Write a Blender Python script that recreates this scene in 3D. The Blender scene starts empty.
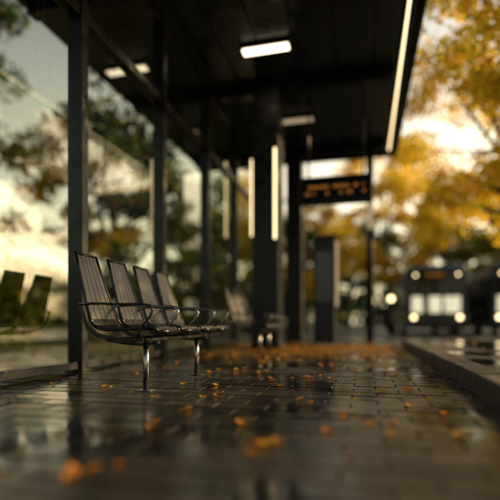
import bpy, bmesh, math, random
import numpy as np
from mathutils import Vector, Matrix
random.seed(7); np.random.seed(7)
scene=bpy.context.scene
col=scene.collection
scene.view_settings.view_transform='Standard'; scene.view_settings.look='None'; scene.view_settings.exposure=0

# ---------------------------------------------------------------- materials
def newmat(name):
    m=bpy.data.materials.new(name); m.use_nodes=True
    nt=m.node_tree; nt.nodes.clear()
    out=nt.nodes.new('ShaderNodeOutputMaterial')
    return m,nt,out
def N(nt,t,**kw):
    n=nt.nodes.new(t)
    for k,v in kw.items():
        if k in n.inputs: n.inputs[k].default_value=v
        else: setattr(n,k,v)
    return n
def ramp(nt,stops):
    r=nt.nodes.new('ShaderNodeValToRGB'); e=r.color_ramp.elements
    while len(e)<len(stops): e.new(0.5)
    for i,(p,c) in enumerate(stops):
        e[i].position=p; e[i].color=(c[0],c[1],c[2],1) if hasattr(c,'__len__') else (c,c,c,1)
    return r
def surf(name,base,base2=None,rough=(0.4,0.6),metal=0.0,scale=8,bump=0.1,bscale=60,spec=0.5,detail=6):
    m,nt,out=newmat(name); L=nt.links.new
    tc=N(nt,'ShaderNodeTexCoord')
    no=N(nt,'ShaderNodeTexNoise',Scale=scale,Detail=detail); L(tc.outputs['Object'],no.inputs['Vector'])
    b2=base2 or tuple(min(1,c*1.6) for c in base)
    r=ramp(nt,[(0.35,base),(0.68,b2)]); L(no.outputs['Fac'],r.inputs['Fac'])
    rr=N(nt,'ShaderNodeMapRange'); rr.inputs['From Min'].default_value=0.35; rr.inputs['From Max'].default_value=0.65
    rr.inputs['To Min'].default_value=rough[0]; rr.inputs['To Max'].default_value=rough[1]
    L(no.outputs['Fac'],rr.inputs['Value'])
    p=N(nt,'ShaderNodeBsdfPrincipled'); p.inputs['Metallic'].default_value=metal
    p.inputs['Specular IOR Level'].default_value=spec
    L(r.outputs['Color'],p.inputs['Base Color']); L(rr.outputs['Result'],p.inputs['Roughness'])
    if bump>0:
        n2=N(nt,'ShaderNodeTexNoise',Scale=bscale,Detail=4.0); L(tc.outputs['Object'],n2.inputs['Vector'])
        b=N(nt,'ShaderNodeBump',Strength=bump,Distance=0.01); L(n2.outputs['Fac'],b.inputs['Height']); L(b.outputs['Normal'],p.inputs['Normal'])
    L(p.outputs['BSDF'],out.inputs['Surface'])
    return m
def emis(name,c,s):
    m,nt,out=newmat(name); e=N(nt,'ShaderNodeEmission',Strength=s); e.inputs['Color'].default_value=(*c,1)
    nt.links.new(e.outputs[0],out.inputs['Surface']); return m
def leafmat(name,stops,trans=0.5,rough=0.45):
    m,nt,out=newmat(name); L=nt.links.new
    g=N(nt,'ShaderNodeNewGeometry'); r=ramp(nt,stops); L(g.outputs['Random Per Island'],r.inputs['Fac'])
    p=N(nt,'ShaderNodeBsdfPrincipled',Roughness=rough); L(r.outputs['Color'],p.inputs['Base Color'])
    t=N(nt,'ShaderNodeBsdfTranslucent'); L(r.outputs['Color'],t.inputs['Color'])
    mx=N(nt,'ShaderNodeMixShader'); mx.inputs[0].default_value=trans
    L(p.outputs[0],mx.inputs[1]); L(t.outputs[0],mx.inputs[2]); L(mx.outputs[0],out.inputs['Surface']); return m

M={}
M['frame']=surf('dark_frame_paint',(0.008,0.009,0.009),(0.015,0.016,0.015),(0.22,0.42),0.0,6,0.05,90,0.35)
M['roof']=surf('roof_panel_paint',(0.016,0.022,0.024),(0.032,0.041,0.043),(0.22,0.42),0.0,3,0.05,30)
M['pillar']=surf('pillar_cladding',(0.012,0.014,0.014),(0.024,0.026,0.025),(0.25,0.45),0.2,5,0.05,60,0.35)
M['seat']=surf('seat_metal',(0.085,0.086,0.084),(0.15,0.15,0.145),(0.18,0.3),0.9,2.5,0.03,160)
M['seatframe']=surf('seat_frame_metal',(0.025,0.025,0.025),(0.05,0.05,0.048),(0.15,0.3),0.7,12,0.04,120)
M['chrome']=surf('brushed_metal',(0.3,0.29,0.27),(0.45,0.43,0.4),(0.15,0.3),1.0,20,0.04,150)
M['kerb']=surf('kerb_stone',(0.045,0.043,0.04),(0.11,0.1,0.085),(0.25,0.6),0,9,0.5,70)
M['rubber']=surf('tyre_rubber',(0.015,0.015,0.015),None,(0.6,0.8),0,5,0.1,40)
M['bark']=surf('tree_bark',(0.03,0.024,0.018),(0.075,0.06,0.045),(0.7,0.95),0,6,0.9,14)
M['grass']=surf('grass_ground',(0.02,0.036,0.01),(0.055,0.065,0.02),(0.7,0.95),0,1.2,0.6,20)
M['asphalt']=surf('asphalt_surface',(0.03,0.032,0.033),(0.055,0.056,0.055),(0.18,0.6),0,0.9,0.35,90)
M['marking']=surf('road_paint',(0.5,0.5,0.47),(0.7,0.7,0.66),(0.4,0.6),0,5,0.1,60)
M['busbody']=surf('bus_paint',(0.02,0.034,0.038),(0.034,0.05,0.055),(0.2,0.35),0.1,2,0.02,30)
M['busdark']=surf('bus_dark_glass',(0.01,0.012,0.014),(0.015,0.018,0.02),(0.05,0.1),0,2,0.0,30)
M['lamp']=emis('warm_white_lamp',(1.0,0.74,0.38),6)
M['paneglow']=emis('windshield_pane_glow',(1.0,0.88,0.6),0.9)  # glow put into the bus windshield panes; no lamp stands behind them
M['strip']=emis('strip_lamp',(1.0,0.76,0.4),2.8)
M['tube']=emis('ceiling_lamp',(1.0,0.82,0.55),5)
M['tubedim']=emis('dim_ceiling_lamp',(1.0,0.72,0.42),0.45)
M['amber']=emis('amber_display',(1.0,0.36,0.06),0.35)
M['gold']=leafmat('golden_leaves',[(0,(0.68,0.36,0.012)),(0.4,(0.88,0.62,0.03)),(0.75,(0.9,0.74,0.06)),(1,(0.46,0.5,0.04))],0.72)
M['green']=leafmat('green_leaves',[(0,(0.016,0.042,0.012)),(0.5,(0.035,0.08,0.018)),(0.9,(0.09,0.15,0.025)),(1,(0.4,0.3,0.03))],0.5)
M['olive']=leafmat('olive_leaves',[(0,(0.04,0.09,0.014)),(0.5,(0.12,0.18,0.02)),(1,(0.55,0.42,0.03))],0.55)
M['fallen']=leafmat('fallen_leaf',[(0,(0.5,0.17,0.015)),(0.4,(0.8,0.38,0.02)),(0.8,(0.85,0.5,0.04)),(1,(0.25,0.12,0.03))],0.4,0.35)

def wetmat():
    m,nt,out=newmat('wet_paving'); L=nt.links.new
    tc=N(nt,'ShaderNodeTexCoord'); g=N(nt,'ShaderNodeNewGeometry')
    big=N(nt,'ShaderNodeTexNoise',Scale=0.9,Detail=6.0); L(tc.outputs['Object'],big.inputs['Vector'])
    fine=N(nt,'ShaderNodeTexNoise',Scale=45.0,Detail=6.0); L(tc.outputs['Object'],fine.inputs['Vector'])
    r1=ramp(nt,[(0,(0.010,0.011,0.0115)),(0.5,(0.022,0.021,0.019)),(1,(0.06,0.052,0.042))]); L(g.outputs['Random Per Island'],r1.inputs['Fac'])
    mx=N(nt,'ShaderNodeMix',data_type='RGBA',blend_type='MULTIPLY'); mx.inputs[0].default_value=0.8
    r2=ramp(nt,[(0.3,(0.5,0.5,0.5)),(0.7,(1.4,1.4,1.4))]); L(fine.outputs['Fac'],r2.inputs['Fac'])
    L(r1.outputs['Color'],mx.inputs[6]); L(r2.outputs['Color'],mx.inputs[7])
    rr=N(nt,'ShaderNodeMapRange'); rr.inputs['From Min'].default_value=0.40; rr.inputs['From Max'].default_value=0.62
    rr.inputs['To Min'].default_value=0.045; rr.inputs['To Max'].default_value=0.34; L(big.outputs['Fac'],rr.inputs['Value'])
    p=N(nt,'ShaderNodeBsdfPrincipled'); L(mx.outputs[2],p.inputs['Base Color']); L(rr.outputs['Result'],p.inputs['Roughness'])
    p.inputs['Specular IOR Level'].default_value=0.36
    b=N(nt,'ShaderNodeBump',Distance=0.005); L(fine.outputs['Fac'],b.inputs['Height'])
    bs=N(nt,'ShaderNodeMapRange'); bs.inputs['From Min'].default_value=0.4; bs.inputs['From Max'].default_value=0.6
    bs.inputs['To Min'].default_value=0.06; bs.inputs['To Max'].default_value=0.75; L(big.outputs['Fac'],bs.inputs['Value']); L(bs.outputs['Result'],b.inputs['Strength'])
    L(b.outputs['Normal'],p.inputs['Normal']); L(p.outputs[0],out.inputs['Surface']); return m
M['wet']=wetmat()
def glassmat():
    m,nt,out=newmat('window_glass'); L=nt.links.new
    tc=N(nt,'ShaderNodeTexCoord'); lw=N(nt,'ShaderNodeLayerWeight',Blend=0.5)
    pw=N(nt,'ShaderNodeMath',operation='POWER'); pw.inputs[1].default_value=2.5; L(lw.outputs['Facing'],pw.inputs[0])
    ma=N(nt,'ShaderNodeMath',operation='MULTIPLY_ADD'); ma.inputs[1].default_value=0.5; ma.inputs[2].default_value=0.08; L(pw.outputs[0],ma.inputs[0])
    t=N(nt,'ShaderNodeBsdfTransparent'); t.inputs['Color'].default_value=(0.86,0.9,0.76,1)
    gl=N(nt,'ShaderNodeBsdfGlossy',Roughness=0.012); gl.inputs['Color'].default_value=(0.98,0.98,0.88,1)
    no=N(nt,'ShaderNodeTexNoise',Scale=1.3,Detail=1.0); L(tc.outputs['Object'],no.inputs['Vector'])
    b=N(nt,'ShaderNodeBump',Strength=0.08,Distance=0.02); L(no.outputs['Fac'],b.inputs['Height']); L(b.outputs['Normal'],gl.inputs['Normal'])
    mx=N(nt,'ShaderNodeMixShader'); L(ma.outputs[0],mx.inputs[0]); L(t.outputs[0],mx.inputs[1]); L(gl.outputs[0],mx.inputs[2])
    mp=N(nt,'ShaderNodeMapping'); mp.inputs['Scale'].default_value=(14,14,1.2); L(tc.outputs['Object'],mp.inputs['Vector'])
    n2=N(nt,'ShaderNodeTexNoise',Scale=1.6,Detail=8.0); L(mp.outputs[0],n2.inputs['Vector'])
    r=ramp(nt,[(0.5,0.003),(0.75,0.06)]); L(n2.outputs['Fac'],r.inputs['Fac'])
    d=N(nt,'ShaderNodeBsdfDiffuse'); d.inputs['Color'].default_value=(0.28,0.27,0.2,1)
    m2=N(nt,'ShaderNodeMixShader'); L(r.outputs['Color'],m2.inputs[0]); L(mx.outputs[0],m2.inputs[1]); L(d.outputs[0],m2.inputs[2])
    L(m2.outputs[0],out.inputs['Surface']); return m
M['glass']=glassmat()

# ---------------------------------------------------------------- helpers
def empty(name,loc,label=None,cat=None,group=None):
    o=bpy.data.objects.new(name,None); o.location=loc; o.empty_display_size=0.2; col.objects.link(o)
    tag(o,label,cat,group); return o
def tag(o,label=None,cat=None,group=None,kind=None):
    if label:o['label']=label
    if cat:o['category']=cat
    if group:o['group']=group
    if kind:o['kind']=kind
def fin(name,bm,mat,parent=None,loc=(0,0,0),smooth=False,bevel=0):
    me=bpy.data.meshes.new(name); bmesh.ops.recalc_face_normals(bm,faces=bm.faces); bm.to_mesh(me); bm.free()
    if smooth:
        for p in me.polygons:p.use_smooth=True
    me.materials.append(M[mat] if isinstance(mat,str) else mat)
    o=bpy.data.objects.new(name,me); o.location=loc; col.objects.link(o)
    if parent:o.parent=parent
    if bevel:
        b=o.modifiers.new('bevel','BEVEL'); b.width=bevel; b.segments=2; b.limit_method='ANGLE'
    return o
def box(bm,x0,x1,y0,y1,z0,z1):
    v=[bm.verts.new(c) for c in ((x0,y0,z0),(x1,y0,z0),(x1,y1,z0),(x0,y1,z0),(x0,y0,z1),(x1,y0,z1),(x1,y1,z1),(x0,y1,z1))]
    for f in ((0,3,2,1),(4,5,6,7),(0,1,5,4),(1,2,6,5),(2,3,7,6),(3,0,4,7)): bm.faces.new([v[i] for i in f])
def boxo(name,dims,mat,parent=None,bevel=0.004,loc=(0,0,0)):
    bm=bmesh.new(); box(bm,*dims); return fin(name,bm,mat,parent,loc,bevel=bevel)
def tube(bm,pts,rad,seg=8,caps=True):
    pts=[Vector(p) for p in pts]; n=len(pts)
    if not hasattr(rad,'__len__'): rad=[rad]*n
    rings=[]; t0=(pts[1]-pts[0]).normalized()
    up=Vector((0,0,1)) if abs(t0.z)<0.9 else Vector((1,0,0))
    u=t0.cross(up).normalized()
    for i,p in enumerate(pts):
        t=((pts[min(i+1,n-1)]-pts[max(i-1,0)])).normalized()
        u=(u-t*u.dot(t)).normalized(); w=t.cross(u)
        rings.append([bm.verts.new(p+(u*math.cos(a)+w*math.sin(a))*rad[i]) for a in [2*math.pi*k/seg for k in range(seg)]])
    for i in range(n-1):
        for k in range(seg):
            bm.faces.new((rings[i][k],rings[i][(k+1)%seg],rings[i+1][(k+1)%seg],rings[i+1][k]))
    if caps: bm.faces.new(rings[0][::-1]); bm.faces.new(rings[-1])
def disc(bm,c,axis,r,h,seg=20):
    c=Vector(c); a=Vector(axis).normalized(); tube(bm,[c-a*h/2,c+a*h/2],r,seg)

def copything(root,loc,rz=0,sc=1,group=None):
    def rec(o,par):
        n=o.copy(); col.objects.link(n)
        if par: n.parent=par
        for c in list(o.children): rec(c,n)
        return n
    r=rec(root,None); r.location=loc; r.rotation_euler=(0,0,rz); r.scale=(sc,)*3 if not hasattr(sc,'__len__') else sc
    return r

# ---------------------------------------------------------------- ground
RX=4.3
bm=bmesh.new(); box(bm,-300,300,-300,300,-0.5,-0.14); g=fin('ground',bm,'grass'); tag(g,kind='structure')
bm=bmesh.new(); box(bm,-3.0,40,12.2,24,-0.13,-0.12); box(bm,RX+0.02,14,-60,12.2,-0.13,-0.12); box(bm,1,14,24,200,-0.13,-0.12)
o=fin('road',bm,'asphalt'); tag(o,kind='structure')
bm=bmesh.new()
for i in range(24): box(bm,8.0,8.12,-20+i*4.0,-18+i*4.0,-0.118,-0.115)
o=fin('road_marking',bm,'marking'); tag(o,kind='structure')
bm=bmesh.new(); box(bm,-2.95,0.695,-4,12.2,-0.3,-0.006); o=fin('platform',bm,'asphalt'); tag(o,kind='structure')
bm=bmesh.new(); rnd=random.Random(3)
pw,pl,j=0.30,0.15,0.007
y=-1.5; row=0
while y<12.15:
    x=-2.93-(pw/2 if row%2 else 0)
    while x<0.69:
        x0=max(x,-2.93)+j/2; x1=min(x+pw,0.69)-j/2
        if x1-x0>0.03:
            z=rnd.uniform(-0.002,0.002); tx=rnd.uniform(-0.008,0.008); ty=rnd.uniform(-0.012,0.012)
            y0=y+j/2; y1=y+pl-j/2; c=0.004
            cx=(x0+x1)/2; cy=(y0+y1)/2
            hz=lambda X,Y:z+(X-cx)*tx+(Y-cy)*ty
            t=[bm.verts.new((X,Y,hz(X,Y))) for X,Y in ((x0+c,y0+c),(x1-c,y0+c),(x1-c,y1-c),(x0+c,y1-c))]
            b=[bm.verts.new((X,Y,hz(X,Y)-0.004)) for X,Y in ((x0,y0),(x1,y0),(x1,y1),(x0,y1))]
            bb=[bm.verts.new((v.co.x,v.co.y,-0.012)) for v in b]
            bm.faces.new(t)
            for k in range(4):
                bm.faces.new((b[k],b[(k+1)%4],t[(k+1)%4],t[k])); bm.faces.new((bb[k],bb[(k+1)%4],b[(k+1)%4],b[k]))
        x+=pw
    y+=pl; row+=1
o=fin('platform_paving',bm,'wet'); tag(o,kind='structure')
bm=bmesh.new()
y=-4
rnd=random.Random(8)
while y<9.1:
    x=0.90
    while x<RX-0.05:
        e=rnd.uniform(-.0015,.0015); box(bm,x+0.003,min(x+0.6,RX)-0.003,y+0.003,min(y+0.4,9.2)-0.003,-0.13,0.138+e); x+=0.6
    y+=0.4
o=fin('raised_pavement',bm,'wet',bevel=0.004); tag(o,kind='structure')
bm=bmesh.new(); y=-4; rnd=random.Random(5)
while y<9.2:
    e=rnd.uniform(-0.003,0.003); box(bm,0.70+e,0.895,y+0.004,min(y+0.9,9.2)-0.004,-0.13,0.144+e); y+=0.9
x=0.70
while x<RX-.1:
    box(bm,x+0.004,min(x+0.9,RX)-0.004,9.204,9.4,-0.13,0.143); x+=0.9
o=fin('kerb',bm,'kerb',bevel=0.014); tag(o,kind='structure')
bm=bmesh.new()
box(bm,2.9,4.7,12.7,14.5,-0.13,0.02)
o=fin('planting_bed',bm,'grass',bevel=0.03); tag(o,kind='structure')

# ---------------------------------------------------------------- glass wall
WX=-2.7
gw=empty('glass_wall',(WX,3.82,0),'dark framed glass screen wall of the bus station','glass wall')
ys=[3.82+1.8*k for k in range(-3,5)]
def lb(name,x0,x1,y0,y1,z0,z1,mat='frame',par=gw,bev=0.004):
    return boxo(name,(x0,x1,y0-3.82,y1-3.82,z0,z1),mat,par,bev)
for yy in ys:
    lb('mullion',-0.08,0.08,yy-0.05,yy+0.05,0.0,4.62)
    lb('mullion_foot',-0.10,0.10,yy-0.07,yy+0.07,-0.002,0.025,'frame')
for a,b in zip(ys[:-1],ys[1:]):
    lb('bottom_rail',-0.05,0.05,a+0.052,b-0.052,0.03,0.10)
    lb('transom',-0.06,0.06,a+0.052,b-0.052,3.42,3.52)
    lb('top_rail',-0.05,0.05,a+0.052,b-0.052,4.5,4.6)
    for z0,z1 in ((0.101,3.419),(3.521,4.499)):
        bm=bmesh.new(); y0=a+0.051-3.82; y1=b-0.051-3.82
        v=[bm.verts.new(c) for c in ((0,y0,z0),(0,y1,z0),(0,y1,z1),(0,y0,z1))]; bm.faces.new(v)
        fin('window_pane',bm,'glass',gw)
    lb('glazing_bead',0.0,0.03,a+0.052,a+0.07,0.101,3.419,'frame',gw,0)

# ---------------------------------------------------------------- canopy
cn=empty('canopy',(0,0,0),'dark flat bus station canopy with ribbed soffit panels','canopy')
boxo('roof_deck',(-4.6,0.74,-2,12.0,4.86,5.0),'roof',cn)
x=-4.5
while x<0.6:
    boxo('soffit_panel',(x,x+0.555,-1.95,11.95,4.80,4.857),'roof',cn,0.006); x+=0.58
for yy in (-1.2,2.3,5.2,8.03,11.3):
    boxo('cross_beam',(-4.4,0.48,yy-0.09,yy+0.09,4.62,4.798),'frame',cn,0.006)
boxo('edge_fascia',(0.742,0.80,-2,12.0,4.74,5.02),'frame',cn)
boxo('end_fascia',(-4.6,0.74,12.002,12.06,4.72,5.02),'frame',cn)
for i,yy in enumerate((6.86,9.45)):
    cl=empty('ceiling_light',(-1.50 if i==0 else -1.42,yy,4.6),'lit flat rectangular ceiling light under the canopy' if i==0 else 'dim flat rectangular ceiling light under the canopy','light','canopy lights')
    boxo('housing',(-0.40,0.40,-0.10,0.10,0.141,0.199),'frame',cl)
    boxo('diffuser',(-0.36,0.36,-0.075,0.075,0.115,0.14),'tube' if i==0 else 'tubedim',cl,0.004)
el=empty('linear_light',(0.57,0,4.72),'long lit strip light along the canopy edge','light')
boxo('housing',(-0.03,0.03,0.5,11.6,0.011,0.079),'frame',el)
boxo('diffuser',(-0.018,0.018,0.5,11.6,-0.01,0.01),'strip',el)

def pillar(x,y,lab,w=0.24,strip=True):
    p=empty('pillar',(x,y,0),lab,'pillar','canopy pillars')
    boxo('shaft',(-w,w,-w,w,0.12,4.61),'pillar',p,0.012)
    boxo('base_plinth',(-w-.02,w+.02,-w-.02,w+.02,0,0.118),'frame',p,0.008)
    for z in (1.6,3.2): boxo('cladding_joint',(-w-.003,w+.003,-w-.003,w+.003,z,z+0.012),'frame',p,0)
    return p
p1=pillar(-1.71,8.03,'dark square canopy pillar with a lit vertical strip lamp')
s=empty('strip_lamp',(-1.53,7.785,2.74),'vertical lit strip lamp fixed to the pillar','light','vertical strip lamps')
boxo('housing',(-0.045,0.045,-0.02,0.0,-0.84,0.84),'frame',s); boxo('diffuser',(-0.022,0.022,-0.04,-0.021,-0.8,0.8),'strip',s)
p2=pillar(-1.71,11.3,'dark square canopy pillar beside the far end',0.2)
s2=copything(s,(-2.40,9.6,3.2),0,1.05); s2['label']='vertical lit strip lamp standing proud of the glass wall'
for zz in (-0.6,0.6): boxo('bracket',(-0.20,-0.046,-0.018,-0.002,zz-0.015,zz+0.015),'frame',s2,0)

ps=empty('sign_post',(0.12,11.7,0),'slim dark post with a small lamp below the canopy end','post')
bm=bmesh.new(); tube(bm,[(0,0,0),(0,0,4.6)],0.09,16); fin('shaft',bm,'pillar',ps,smooth=True)
boxo('lamp',(-0.06,0.06,-0.14,-0.095,2.8,3.5),'tubedim',ps)

hs=empty('departure_display',(-0.53,8.5,2.93),'hanging dark departure display with amber dot lettering','display sign')
boxo('case',(-0.66,0.66,-0.09,0.09,-0.25,0.25),'frame',hs,0.012)
boxo('screen',(-0.62,0.62,-0.094,-0.0905,-0.21,0.21),'busdark',hs,0)
rnd=random.Random(11)
for r_,z in enumerate((0.05,-0.07)):
    x=-0.55
    while x<0.5:
        w=rnd.choice((0.02,0.035,0.035,0.04))
        if rnd.random()<0.75: boxo('letter',(x,x+w,-0.099,-0.0945,z-0.026,z+0.026),'amber',hs,0)
        x+=w+0.018
        if rnd.random()<0.2:x+=0.07
for xx in (-0.5,0.5):
    bm=bmesh.new(); tube(bm,[(xx,0,0.25),(xx,0,1.86)],0.02,10); fin('hanger_rod',bm,'frame',hs,smooth=True)

tt=empty('information_totem',(-0.78,9.3,0),'tall dark information totem with lit edge strip','totem')
boxo('body',(-0.24,0.2,-0.12,0.12,0.06,2.2),'pillar',tt,0.02)
boxo('base',(-0.27,0.27,-0.16,0.16,0,0.058),'chrome',tt)
boxo('lit_edge',(0.202,0.25,-0.1,0.1,0.8,2.1),'tubedim',tt,0.004)
boxo('screen',(-0.19,0.15,-0.126,-0.121,0.9,1.9),'busdark',tt,0)
boxo('cap',(-0.26,0.27,-0.14,0.14,2.202,2.23),'frame',tt)

# ---------------------------------------------------------------- bench
prof_back=[(-0.53,0.975),(-0.50,0.88),(-0.45,0.72),(-0.405,0.58),(-0.375,0.50),(-0.35,0.462)]
prof_seat=[(-0.345,0.457),(-0.31,0.438),(-0.25,0.428),(-0.12,0.43),(0.0,0.442),(0.08,0.448),(0.12,0.44),(0.14,0.415)]
def sweep(bm,prof,y0,y1,th):
    f0=y0 if callable(y0) else (lambda z:y0); f1=y1 if callable(y1) else (lambda z:y1)
    P=[Vector((p[0],0,p[1])) for p in prof]; n=len(P); nor=[]
    for i in range(n):
        t=(P[min(i+1,n-1)]-P[max(i-1,0)]).normalized(); nor.append(Vector((t.z,0,-t.x)))
    A=[];B=[]
    for i in range(n):
        a=P[i]+nor[i]*th/2; b=P[i]-nor[i]*th/2; z=P[i].z
        A.append((bm.verts.new((a.x,f0(z),a.z)),bm.verts.new((a.x,f1(z),a.z)))); B.append((bm.verts.new((b.x,f0(z),b.z)),bm.verts.new((b.x,f1(z),b.z))))
    for i in range(n-1):
        bm.faces.new((A[i][0],A[i+1][0],A[i+1][1],A[i][1])); bm.faces.new((B[i][0],B[i][1],B[i+1][1],B[i+1][0]))
        bm.faces.new((A[i][0],B[i][0],B[i+1][0],A[i+1][0])); bm.faces.new((A[i][1],A[i+1][1],B[i+1][1],B[i][1]))
    for i in (0,n-1): bm.faces.new((A[i][0],A[i][1],B[i][1],B[i][0]))
def bench(loc,nseat,label):
    b=empty('bench',loc,label,'bench','metal benches by the glass wall')
    pitch=0.42; L0=-0.05
    for k in range(nseat):
        y0=L0+k*pitch; y1=y0+0.375; yc=(y0+y1)/2
        def hwf(z): return 0.1875-0.055*max(0,min(1,(z-0.46)/0.5))**0.9
        for nm,prof in (('backrest',prof_back),('seat',prof_seat)):
            bm=bmesh.new(); ns=5
            for i in range(ns):
                f=lambda u:(lambda z:yc+(hwf(z)-0.018)*u)
                ua=-1+2*i/ns+0.02; ub=-1+2*(i+1)/ns-0.02
                sweep(bm,prof,f(ua),f(ub),0.007)
            o=fin(nm,bm,'seat',b,bevel=0.0015)
            bm=bmesh.new()
            for sgn in (-1,1): tube(bm,[(p[0],yc+sgn*(hwf(p[1])-0.008),p[1]) for p in prof],0.012,8)
            e=prof[0] if nm=='backrest' else prof[-1]
            tube(bm,[(e[0],yc-hwf(e[1])+0.002,e[1]),(e[0],yc+hwf(e[1])-0.002,e[1])],0.012,8)
            fin(nm+'_frame',bm,'seatframe',o,smooth=True)
    ye=L0+nseat*pitch-0.045
    bm=bmesh.new(); box(bm,-0.16,-0.10,L0+0.02,ye-0.02,0.335,0.375); box(bm,0.0,0.05,L0+0.02,ye-0.02,0.345,0.375)
    fin('beam',bm,'seatframe',b,bevel=0.006)
    for k in range(nseat+1):
        yy=L0+k*pitch-0.0225
        bm=bmesh.new()
        pts=[(-0.44,0.60),(-0.34,0.607),(-0.15,0.60),(0.03,0.60),(0.095,0.59),(0.118,0.56),(0.10,0.52),(0.05,0.465),(0.02,0.42),(0.01,0.37)]
        tube(bm,[(p[0],yy,p[1]) for p in pts],0.0095,8)
        fin('armrest',bm,'seatframe' if k==0 else 'chrome',b,smooth=True)
        bm=bmesh.new(); sweep(bm,[(-0.44,0.60),(-0.40,0.52),(-0.37,0.44),(-0.30,0.39),(-0.13,0.355),(0.05,0.36)],yy-0.006,yy+0.006,0.03)
        fin('side_bracket',bm,'seatframe',b,bevel=0.002)
    span=(nseat-1)*pitch*0.77
    for yy in (0.0,span):
        y_=yy+0.06
        bm=bmesh.new(); tube(bm,[(0.0,y_,0.008),(0.0,y_,0.345)],0.021,16)
        o=fin('leg',bm,'chrome',b,smooth=True)
        bm=bmesh.new(); box(bm,-0.055,0.055,y_-0.04,y_+0.04,0.001,0.008)
        fin('foot_plate',bm,'chrome',o,bevel=0.002)
        bm=bmesh.new(); sweep(bm,[(-0.30,0.352),(-0.16,0.33),(0.0,0.32),(0.10,0.34)],y_-0.02,y_+0.02,0.018); fin('leg_bracket',bm,'seatframe',o)
    return b
bench((-1.48,2.80,0.0),4,'four-seat slatted metal bench with armrests on wet paving')
bench((-1.48,6.30,0.0),3,'three-seat slatted metal bench beside the pillar')

# ---------------------------------------------------------------- buses
def bus(loc,label):
    b=empty('bus',loc,label,'bus','buses waiting on the road')
    hw=1.27
    bm=bmesh.new()
    def ring(y,s,zt,zb=0.3):
        pts=[]; r=0.34
        w=hw*s
        for cx,cz,a0 in ((w-r,zt-r,0),(-w+r,zt-r,90),(-w+.1,zb+.1,180),(w-.1,zb+.1,270)):
            rr=r if a0<180 else 0.1
            for t in range(5):
                a=math.radians(a0+t*22.5); pts.append((cx+rr*math.cos(a),y,cz+rr*math.sin(a)))
        return [bm.verts.new(p) for p in pts]
    rs=[ring(0.0,0.90,2.83,0.36),ring(0.07,0.97,2.98,0.31),ring(0.22,1,3.05),ring(11.6,1,3.05),ring(11.8,0.96,2.95)]
    for a,c in zip(rs[:-1],rs[1:]):
        for k in range(20): bm.faces.new((a[k],a[(k+1)%20],c[(k+1)%20],c[k]))
    bm.faces.new(rs[0]); bm.faces.new(rs[-1][::-1])
    fin('body',bm,'busbody',b,smooth=False)
    boxo('windshield',(-1.08,1.08,-0.03,-0.002,1.75,2.45),'busdark',b,0.012)
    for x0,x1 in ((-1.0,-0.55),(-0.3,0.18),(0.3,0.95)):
        boxo('windshield_pane',(x0,x1,-0.035,-0.004,1.0,1.7),'paneglow',b,0.02)  # bright panes are painted as emission on the glass itself
    boxo('destination_sign',(-0.8,0.8,-0.04,-0.006,2.5,2.74),'busdark',b,0.01)
    x=-0.4
    for w in (0.1,0.1,0.14,0.1): boxo('letter',(x,x+w,-0.046,-0.041,2.57,2.67),'amber',b,0); x+=w+0.07
    boxo('bumper',(-1.15,1.15,-0.10,-0.003,0.34,0.58),'busdark',b,0.03)
    for sx in (-1,1):
        bm=bmesh.new(); disc(bm,(sx*0.92,-0.03,0.8),(0,1,0),0.09,0.06); fin('headlight',bm,'lamp',b)
        bm=bmesh.new(); disc(bm,(sx*0.85,-0.045,2.62),(0,1,0),0.045,0.04); fin('marker_light',bm,'lamp',b)
        bm=bmesh.new(); tube(bm,[(sx*1.1,-0.02,2.65),(sx*1.32,-0.28,2.6),(sx*1.38,-0.3,2.4)],0.025,8); box(bm,sx*1.38-0.11,sx*1.38+0.11,-0.34,-0.27,1.95,2.4)
        fin('wing_mirror',bm,'busdark',b,bevel=0.01)
        bm=bmesh.new(); tube(bm,[(sx*0.2,-0.05,0.95),(sx*0.55,-0.06,1.4),(sx*0.6,-0.06,1.75)],0.012,6); fin('wiper',bm,'busdark',b)
        for i in range(6): boxo('side_window',(sx*1.272-0.004,sx*1.272+0.004,0.6+i*1.8,2.25+i*1.8,1.25,2.5),'busdark',b,0.0)
        for yy in (2.6,8.8):
            bm=bmesh.new(); disc(bm,(sx*1.16,yy,0.48),(1,0,0),0.48,0.28,28); w=fin('wheel',bm,'rubber',b,bevel=0.02)
            bm=bmesh.new(); disc(bm,(sx*1.16,yy,0.48),(1,0,0),0.28,0.30,20); fin('rim',bm,'chrome',w)
    return b
b1=bus((2.96,20.6,-0.12),'dark city bus with self-glowing windshield panes and headlights on')
b2=copything(b1,(6.3,20.6,-0.12)); b2['label']='second city bus with bright headlights on the road'
bl=empty('bollard_lamp',(1.05,19.6,-0.12),'small globe lamp post with warm light beside the road','lamp')
bm=bmesh.new(); tube(bm,[(0,0,0),(0,0,1.42)],[0.07,0.05],12); tube(bm,[(0,0,1.42),(0,0,1.46)],0.11,12); fin('post',bm,'frame',bl,smooth=True)
bm=bmesh.new(); bmesh.ops.create_uvsphere(bm,u_segments=16,v_segments=10,radius=0.11,matrix=Matrix.Translation((0,0,1.57))); fin('globe',bm,'lamp',bl,smooth=True)

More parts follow.
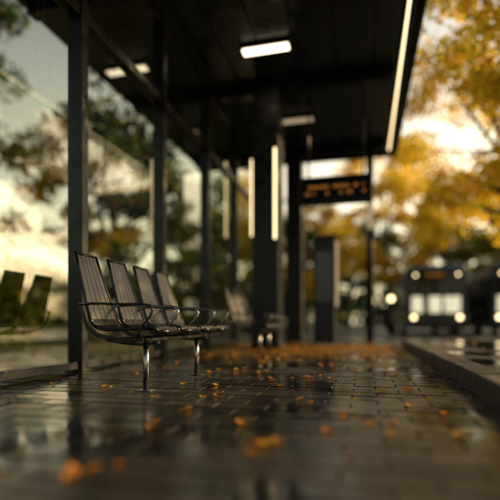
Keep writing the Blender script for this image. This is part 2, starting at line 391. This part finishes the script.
# ---------------------------------------------------------------- trees
def leafmesh(name,P,size,mat,seed):
    rs=np.random.RandomState(seed); n=len(P)
    a=rs.normal(size=(n,3)); a/=np.linalg.norm(a,axis=1)[:,None]
    t=rs.normal(size=(n,3)); b=np.cross(a,t); b/=np.linalg.norm(b,axis=1)[:,None]
    s=(size*(0.6+0.8*rs.rand(n)))[:,None]
    nn=np.cross(a,b)
    v=np.stack([P-a*s*.5,P+b*s*.3-a*s*.05+nn*s*.06,P+a*s*.5,P-b*s*.3-a*s*.05+nn*s*.06],1).reshape(-1,3)
    me=bpy.data.meshes.new(name); me.vertices.add(4*n); me.vertices.foreach_set('co',v.ravel())
    me.loops.add(4*n); me.loops.foreach_set('vertex_index',np.arange(4*n)); me.polygons.add(n)
    me.polygons.foreach_set('loop_start',np.arange(n)*4); me.polygons.foreach_set('loop_total',np.full(n,4))
    me.update(calc_edges=True); me.validate(); me.materials.append(M[mat]); return me
def clumps(centers,rad,n,seed):
    rs=np.random.RandomState(seed); C=np.array(centers); k=rs.randint(len(C),size=n)
    d=rs.normal(size=(n,3)); d/=np.linalg.norm(d,axis=1)[:,None]
    r=np.array(rad)[k]*(rs.rand(n)**0.5)*(0.85+0.3*rs.rand(n))
    d[:,2]*=0.65
    return C[k]+d*r[:,None]
def tree(loc,label,mat,seed,height=9,crown_z=3.2,rx=3.4,n=14000,leaf=0.16,ncl=48,trunk_r=0.2,cr=(0.45,0.95)):
    rs=random.Random(seed); t=empty('tree',loc,label,'tree')
    cz=(height+crown_z)/2; rz=(height-crown_z)/2; cen=[];rad=[]
    for i in range(ncl):
        while True:
            p=Vector((rs.uniform(-1,1),rs.uniform(-1,1),rs.uniform(-1,1)))
            if 0.35<p.length<1: break
        f=0.8+0.35*rs.random()
        cen.append((p.x*rx*f,p.y*rx*f,cz+p.z*rz)); rad.append(rs.uniform(*cr)*rx/3.4)
    bm=bmesh.new(); lean=rs.uniform(-.3,.3)
    top=Vector((lean,rs.uniform(-.3,.3),crown_z+ (height-crown_z)*0.55))
    tr=[Vector((0,0,-0.05)),Vector((0.03,0,0.25)),Vector((lean*.2,0.05,crown_z*.5)),Vector((lean*.5,0.05,crown_z)),top]
    tube(bm,tr,[trunk_r*1.5,trunk_r*1.05,trunk_r*.85,trunk_r*.7,trunk_r*.22],10)
    for c in rs.sample(cen,min(20,ncl)):
        c=Vector(c); f=rs.uniform(0.0,0.8); s0=tr[3].lerp(top,f); mid=s0.lerp(c,.5)+Vector((0,0,rs.uniform(-.1,.35)))
        tube(bm,[s0,mid,c],[trunk_r*(.42-.25*f),trunk_r*.2,trunk_r*.06],6)
    fin('trunk',bm,'bark',t,smooth=True)
    me=leafmesh('crown',clumps(cen,rad,n,seed),leaf,mat,seed+1); o=bpy.data.objects.new('crown',me); col.objects.link(o); o.parent=t
    return t
GZ=-0.14
T1=tree((3.65,8.7,0.13),'golden autumn tree overhanging the kerb','gold',21,9.5,2.8,3.1,20000,0.13,80,0.2)
T2=tree((1.6,33,GZ),'tall golden autumn tree behind the bus','gold',33,13,2.6,5,12000,0.28,55,0.28)
T3=tree((-15,10,GZ),'large green tree behind the glass wall','green',41,13,6.6,4.8,11000,0.26,50,0.3)
T4=tree((12,34,GZ),'tall olive green tree behind the road','olive',55,12,2.2,5,11000,0.3,50,0.3)
T5=tree((7.5,44,GZ),'dense dark green tree behind the road','green',66,12,1.5,5,11000,0.32,50,0.3)
def cp(t,x,y,rz,s,lab=None,z=GZ):
    c=copything(t,(x,y,z),rz,s)
    if lab:c['label']=lab
    return c
cp(T1,3.9,13.6,2.6,1.0,'golden autumn tree in a planting bed by the road',0.0)
cp(T3,-8.3,2.6,1.2,0.78); cp(T5,-8.0,13.5,0.7,0.75,'dense dark green tree behind the glass wall')
cp(T4,-9,24,2.0,0.8,'olive green tree near the end of the wall')
cp(T5,-5.5,30,1.0,0.8)
cp(T5,-1.5,44,2.2,1.0); cp(T2,-3.4,27,1.0,0.6,'golden autumn tree past the canopy end')
cp(T4,6.8,38,3.0,0.95); cp(T5,18,40,1.7,0.9); cp(T5,-13,42,2.6,1.0)
cp(T5,11.5,28,0.4,0.55,'young dark green tree behind the buses')
cp(T4,10.7,6.8,1.0,0.70,'olive green tree added out of frame to shade the foreground'); cp(T1,11,0.0,2.2,0.95,'golden autumn tree standing across the road'); cp(T5,16,14,4,0.7,'dense green tree across the road'); cp(T5,19,4,4,0.8,'dense green tree across the road')  # olive copy is added out of frame to keep sun off the near paving
rs=random.Random(9); cen=[];rad=[]
for i in range(200):
    yy=rs.uniform(-6,30); cen.append((-10+rs.uniform(-1,1),yy,rs.uniform(0.1,1.9)+0.5*math.sin(yy*.6))); rad.append(rs.uniform(.5,1.0))
me=leafmesh('hedge',clumps(cen,rad,30000,4),0.22,'olive',8); o=bpy.data.objects.new('hedge',me); col.objects.link(o); tag(o,'overgrown green hedge behind the glass wall','hedge')
cen=[];rad=[]
for i in range(420):
    a=rs.uniform(-0.25*math.pi,1.15*math.pi); R=rs.uniform(62,72); cen.append((R*math.cos(a),R*math.sin(a),rs.uniform(0,6))); rad.append(rs.uniform(2,3.4))
me=leafmesh('distant_woodland',clumps(cen,rad,40000,14),0.95,'green',18); o=bpy.data.objects.new('distant_woodland',me); col.objects.link(o); tag(o,kind='stuff')

# ---------------------------------------------------------------- fallen leaves
def oneleaf(seed):
    rs=random.Random(seed); bm=bmesh.new(); n=7; L=0.06; W=0.022; curl=rs.uniform(-0.3,1.8)
    rows=[]
    for i in range(n+1):
        t=i/n; w=W*math.sin(math.pi*min(1,t*1.02))**0.75*(1.15-0.4*t)+0.0008; x=(t-.5)*L
        zc=curl*(x*x)*9+0.004
        rows.append([bm.verts.new((x,-w,zc+abs(w)*0.6+rs.uniform(-.001,.001))),bm.verts.new((x,0,zc)),bm.verts.new((x,w,zc+abs(w)*0.45+rs.uniform(-.001,.001)))])
    for a,b in zip(rows[:-1],rows[1:]):
        for k in range(2): bm.faces.new((a[k],a[k+1],b[k+1],b[k]))
    x0=-L/2
    v=[bm.verts.new(p) for p in ((x0,-0.0008,0.006),(x0,0.0008,0.006),(x0-0.02,0.0006,0.010),(x0-0.02,-0.0006,0.010))]; bm.faces.new(v)
    me=bpy.data.meshes.new('fallen_leaf'); bm.to_mesh(me); bm.free()
    for p in me.polygons:p.use_smooth=True
    me.materials.append(M['fallen']); return me
def lm(name,c,c2):
    m,nt,out=newmat(name); L=nt.links.new; tc=N(nt,'ShaderNodeTexCoord'); no=N(nt,'ShaderNodeTexNoise',Scale=70.0,Detail=4.0); L(tc.outputs['Object'],no.inputs['Vector'])
    r=ramp(nt,[(0.35,c),(0.7,c2)]); L(no.outputs['Fac'],r.inputs['Fac'])
    p=N(nt,'ShaderNodeBsdfPrincipled',Roughness=0.4); t=N(nt,'ShaderNodeBsdfTranslucent'); L(r.outputs['Color'],p.inputs['Base Color']); L(r.outputs['Color'],t.inputs['Color'])
    mx=N(nt,'ShaderNodeMixShader'); mx.inputs[0].default_value=0.4; L(p.outputs[0],mx.inputs[1]); L(t.outputs[0],mx.inputs[2]); L(mx.outputs[0],out.inputs['Surface']); return m
lmats=[lm('leaf_orange',(0.75,0.26,0.015),(0.88,0.4,0.03)),lm('leaf_yellow',(0.8,0.44,0.03),(0.9,0.55,0.05)),lm('leaf_rust',(0.55,0.15,0.012),(0.7,0.25,0.02)),lm('leaf_brown',(0.25,0.11,0.02),(0.42,0.17,0.03))]
metas=[]
for i in range(12):
    me=oneleaf(100+i); me.materials[0]=lmats[i%4 if i<8 else i%2]; metas.append((me,['orange','yellow','rust red','brown'][i%4 if i<8 else i%2]))
rs=random.Random(77)
def place(x,y,s=None,k=None):
    me,cn_=metas[rs.randrange(12) if k is None else k]
    o=bpy.data.objects.new('fallen_leaf',me); z=0.146 if x>0.7 else 0.001
    o.location=(x,y,z); o.rotation_euler=(rs.uniform(-.35,.35),rs.uniform(-.35,.35),rs.uniform(0,6.28)); s=s or rs.uniform(.6,1.2); o.scale=(s,s,s)
    col.objects.link(o); tag(o,'curled %s autumn leaf lying on the wet paving'%cn_,'leaf','fallen leaves on the paving')
def px(u,v):
    a=math.radians(14.34); d=450*.48/(v-322); r=(u-250)/450*d
    return r*math.cos(a)-d*math.sin(a), r*math.sin(a)+d*math.cos(a)
for u,v in ((265,446),(272,443),(259,444),(280,445),(463,436),(470,433),(457,437),(384,391),(376,387),(186,411),(190,409),(68,478),(73,474),(95,471),(20,455),(240,425),(327,432),(395,425),(391,436),(410,407),(330,379),(280,387),(315,374),(112,388),(215,390),(355,372),(430,400),(300,400),(150,430),(370,425),(345,418),(445,415),(120,466)):
    x,y=px(u,v); place(x,y,rs.uniform(0.75,1.1),rs.choice((0,1,4,5,8,9,10,11)))
for i in range(210):
    y=1.0+8.5*rs.random()**0.75; x=rs.uniform(-2.5,0.65)
    if y<2.6 and rs.random()<.7: continue
    place(x,y)
for i in range(30): place(rs.uniform(0.75,2.4),rs.uniform(2.2,8.5))
n=2600; r2=np.random.RandomState(5)
X=r2.uniform(-2.6,0.68,n); Y=np.clip(r2.normal(8.0,1.1,n),5.4,12); Z=np.full(n,0.012)
P=np.stack([X,Y,Z],1); me=leafmesh('leaf_litter',P,0.06,'fallen',6)
co=np.zeros(len(me.vertices)*3); me.vertices.foreach_get('co',co); co=co.reshape(-1,3); co[:,2]=0.006+np.abs(co[:,2]-0.012)*0.9; me.vertices.foreach_set('co',co.ravel())
o=bpy.data.objects.new('leaf_litter',me); col.objects.link(o); tag(o,kind='stuff')

# ---------------------------------------------------------------- light
AZ=math.radians(50); EL=math.radians(18)
sv=Vector((math.sin(AZ)*math.cos(EL),math.cos(AZ)*math.cos(EL),math.sin(EL)))
w=bpy.data.worlds.new('World'); scene.world=w; w.use_nodes=True; nt=w.node_tree; bg=nt.nodes['Background']; L=nt.links.new
sky=nt.nodes.new('ShaderNodeTexSky'); sky.sky_type='NISHITA'; sky.sun_disc=False; sky.sun_elevation=EL; sky.sun_rotation=AZ; sky.dust_density=4.0; sky.air_density=1.0
tc=nt.nodes.new('ShaderNodeTexCoord'); sp=nt.nodes.new('ShaderNodeSeparateXYZ'); L(tc.outputs['Generated'],sp.inputs[0])
el_=nt.nodes.new('ShaderNodeMapRange'); el_.inputs['From Min'].default_value=0.15; el_.inputs['From Max'].default_value=0.65; el_.inputs['To Min'].default_value=1.0; el_.inputs['To Max'].default_value=0.0; L(sp.outputs['Z'],el_.inputs['Value'])
dt=nt.nodes.new('ShaderNodeVectorMath'); dt.operation='DOT_PRODUCT'; L(tc.outputs['Generated'],dt.inputs[0]); dt.inputs[1].default_value=tuple(sv)
sg=nt.nodes.new('ShaderNodeMapRange'); sg.inputs['From Min'].default_value=-0.2; sg.inputs['From Max'].default_value=1.0; sg.inputs['To Min'].default_value=0.35; sg.inputs['To Max'].default_value=1.9; L(dt.outputs['Value'],sg.inputs['Value'])
mu=nt.nodes.new('ShaderNodeMath'); mu.operation='MULTIPLY'; L(el_.outputs[0],mu.inputs[0]); L(sg.outputs[0],mu.inputs[1])
# warm glow added to the sky to brighten it, strongest low and sunward
hz_=nt.nodes.new('ShaderNodeVectorMath'); hz_.operation='SCALE'; hz_.inputs[0].default_value=(9.8,8.2,4.8); L(mu.outputs[0],hz_.inputs['Scale'])
ad=nt.nodes.new('ShaderNodeVectorMath'); ad.operation='ADD'; L(sky.outputs[0],ad.inputs[0]); L(hz_.outputs[0],ad.inputs[1])
L(ad.outputs[0],bg.inputs[0]); bg.inputs[1].default_value=0.12
sl=bpy.data.lights.new('sun','SUN'); sl.energy=5; sl.angle=math.radians(0.5); sl.color=(1,0.68,0.32)
so=bpy.data.objects.new('sun',sl)
so.rotation_euler=(-sv).to_track_quat('-Z','Y').to_euler(); so.location=(20,20,20); col.objects.link(so)

# ---------------------------------------------------------------- camera
cd=bpy.data.cameras.new('camera'); cam=bpy.data.objects.new('camera',cd); col.objects.link(cam)
cam.location=(0,0,0.48); cam.rotation_euler=(math.radians(90),0,math.radians(14.34))
cd.sensor_width=36; cd.lens=32.4; cd.shift_y=0.144; cd.clip_end=1000; cd.clip_start=0.05
cd.dof.use_dof=True; cd.dof.focus_distance=3.35; cd.dof.aperture_fstop=0.40
scene.camera=cam
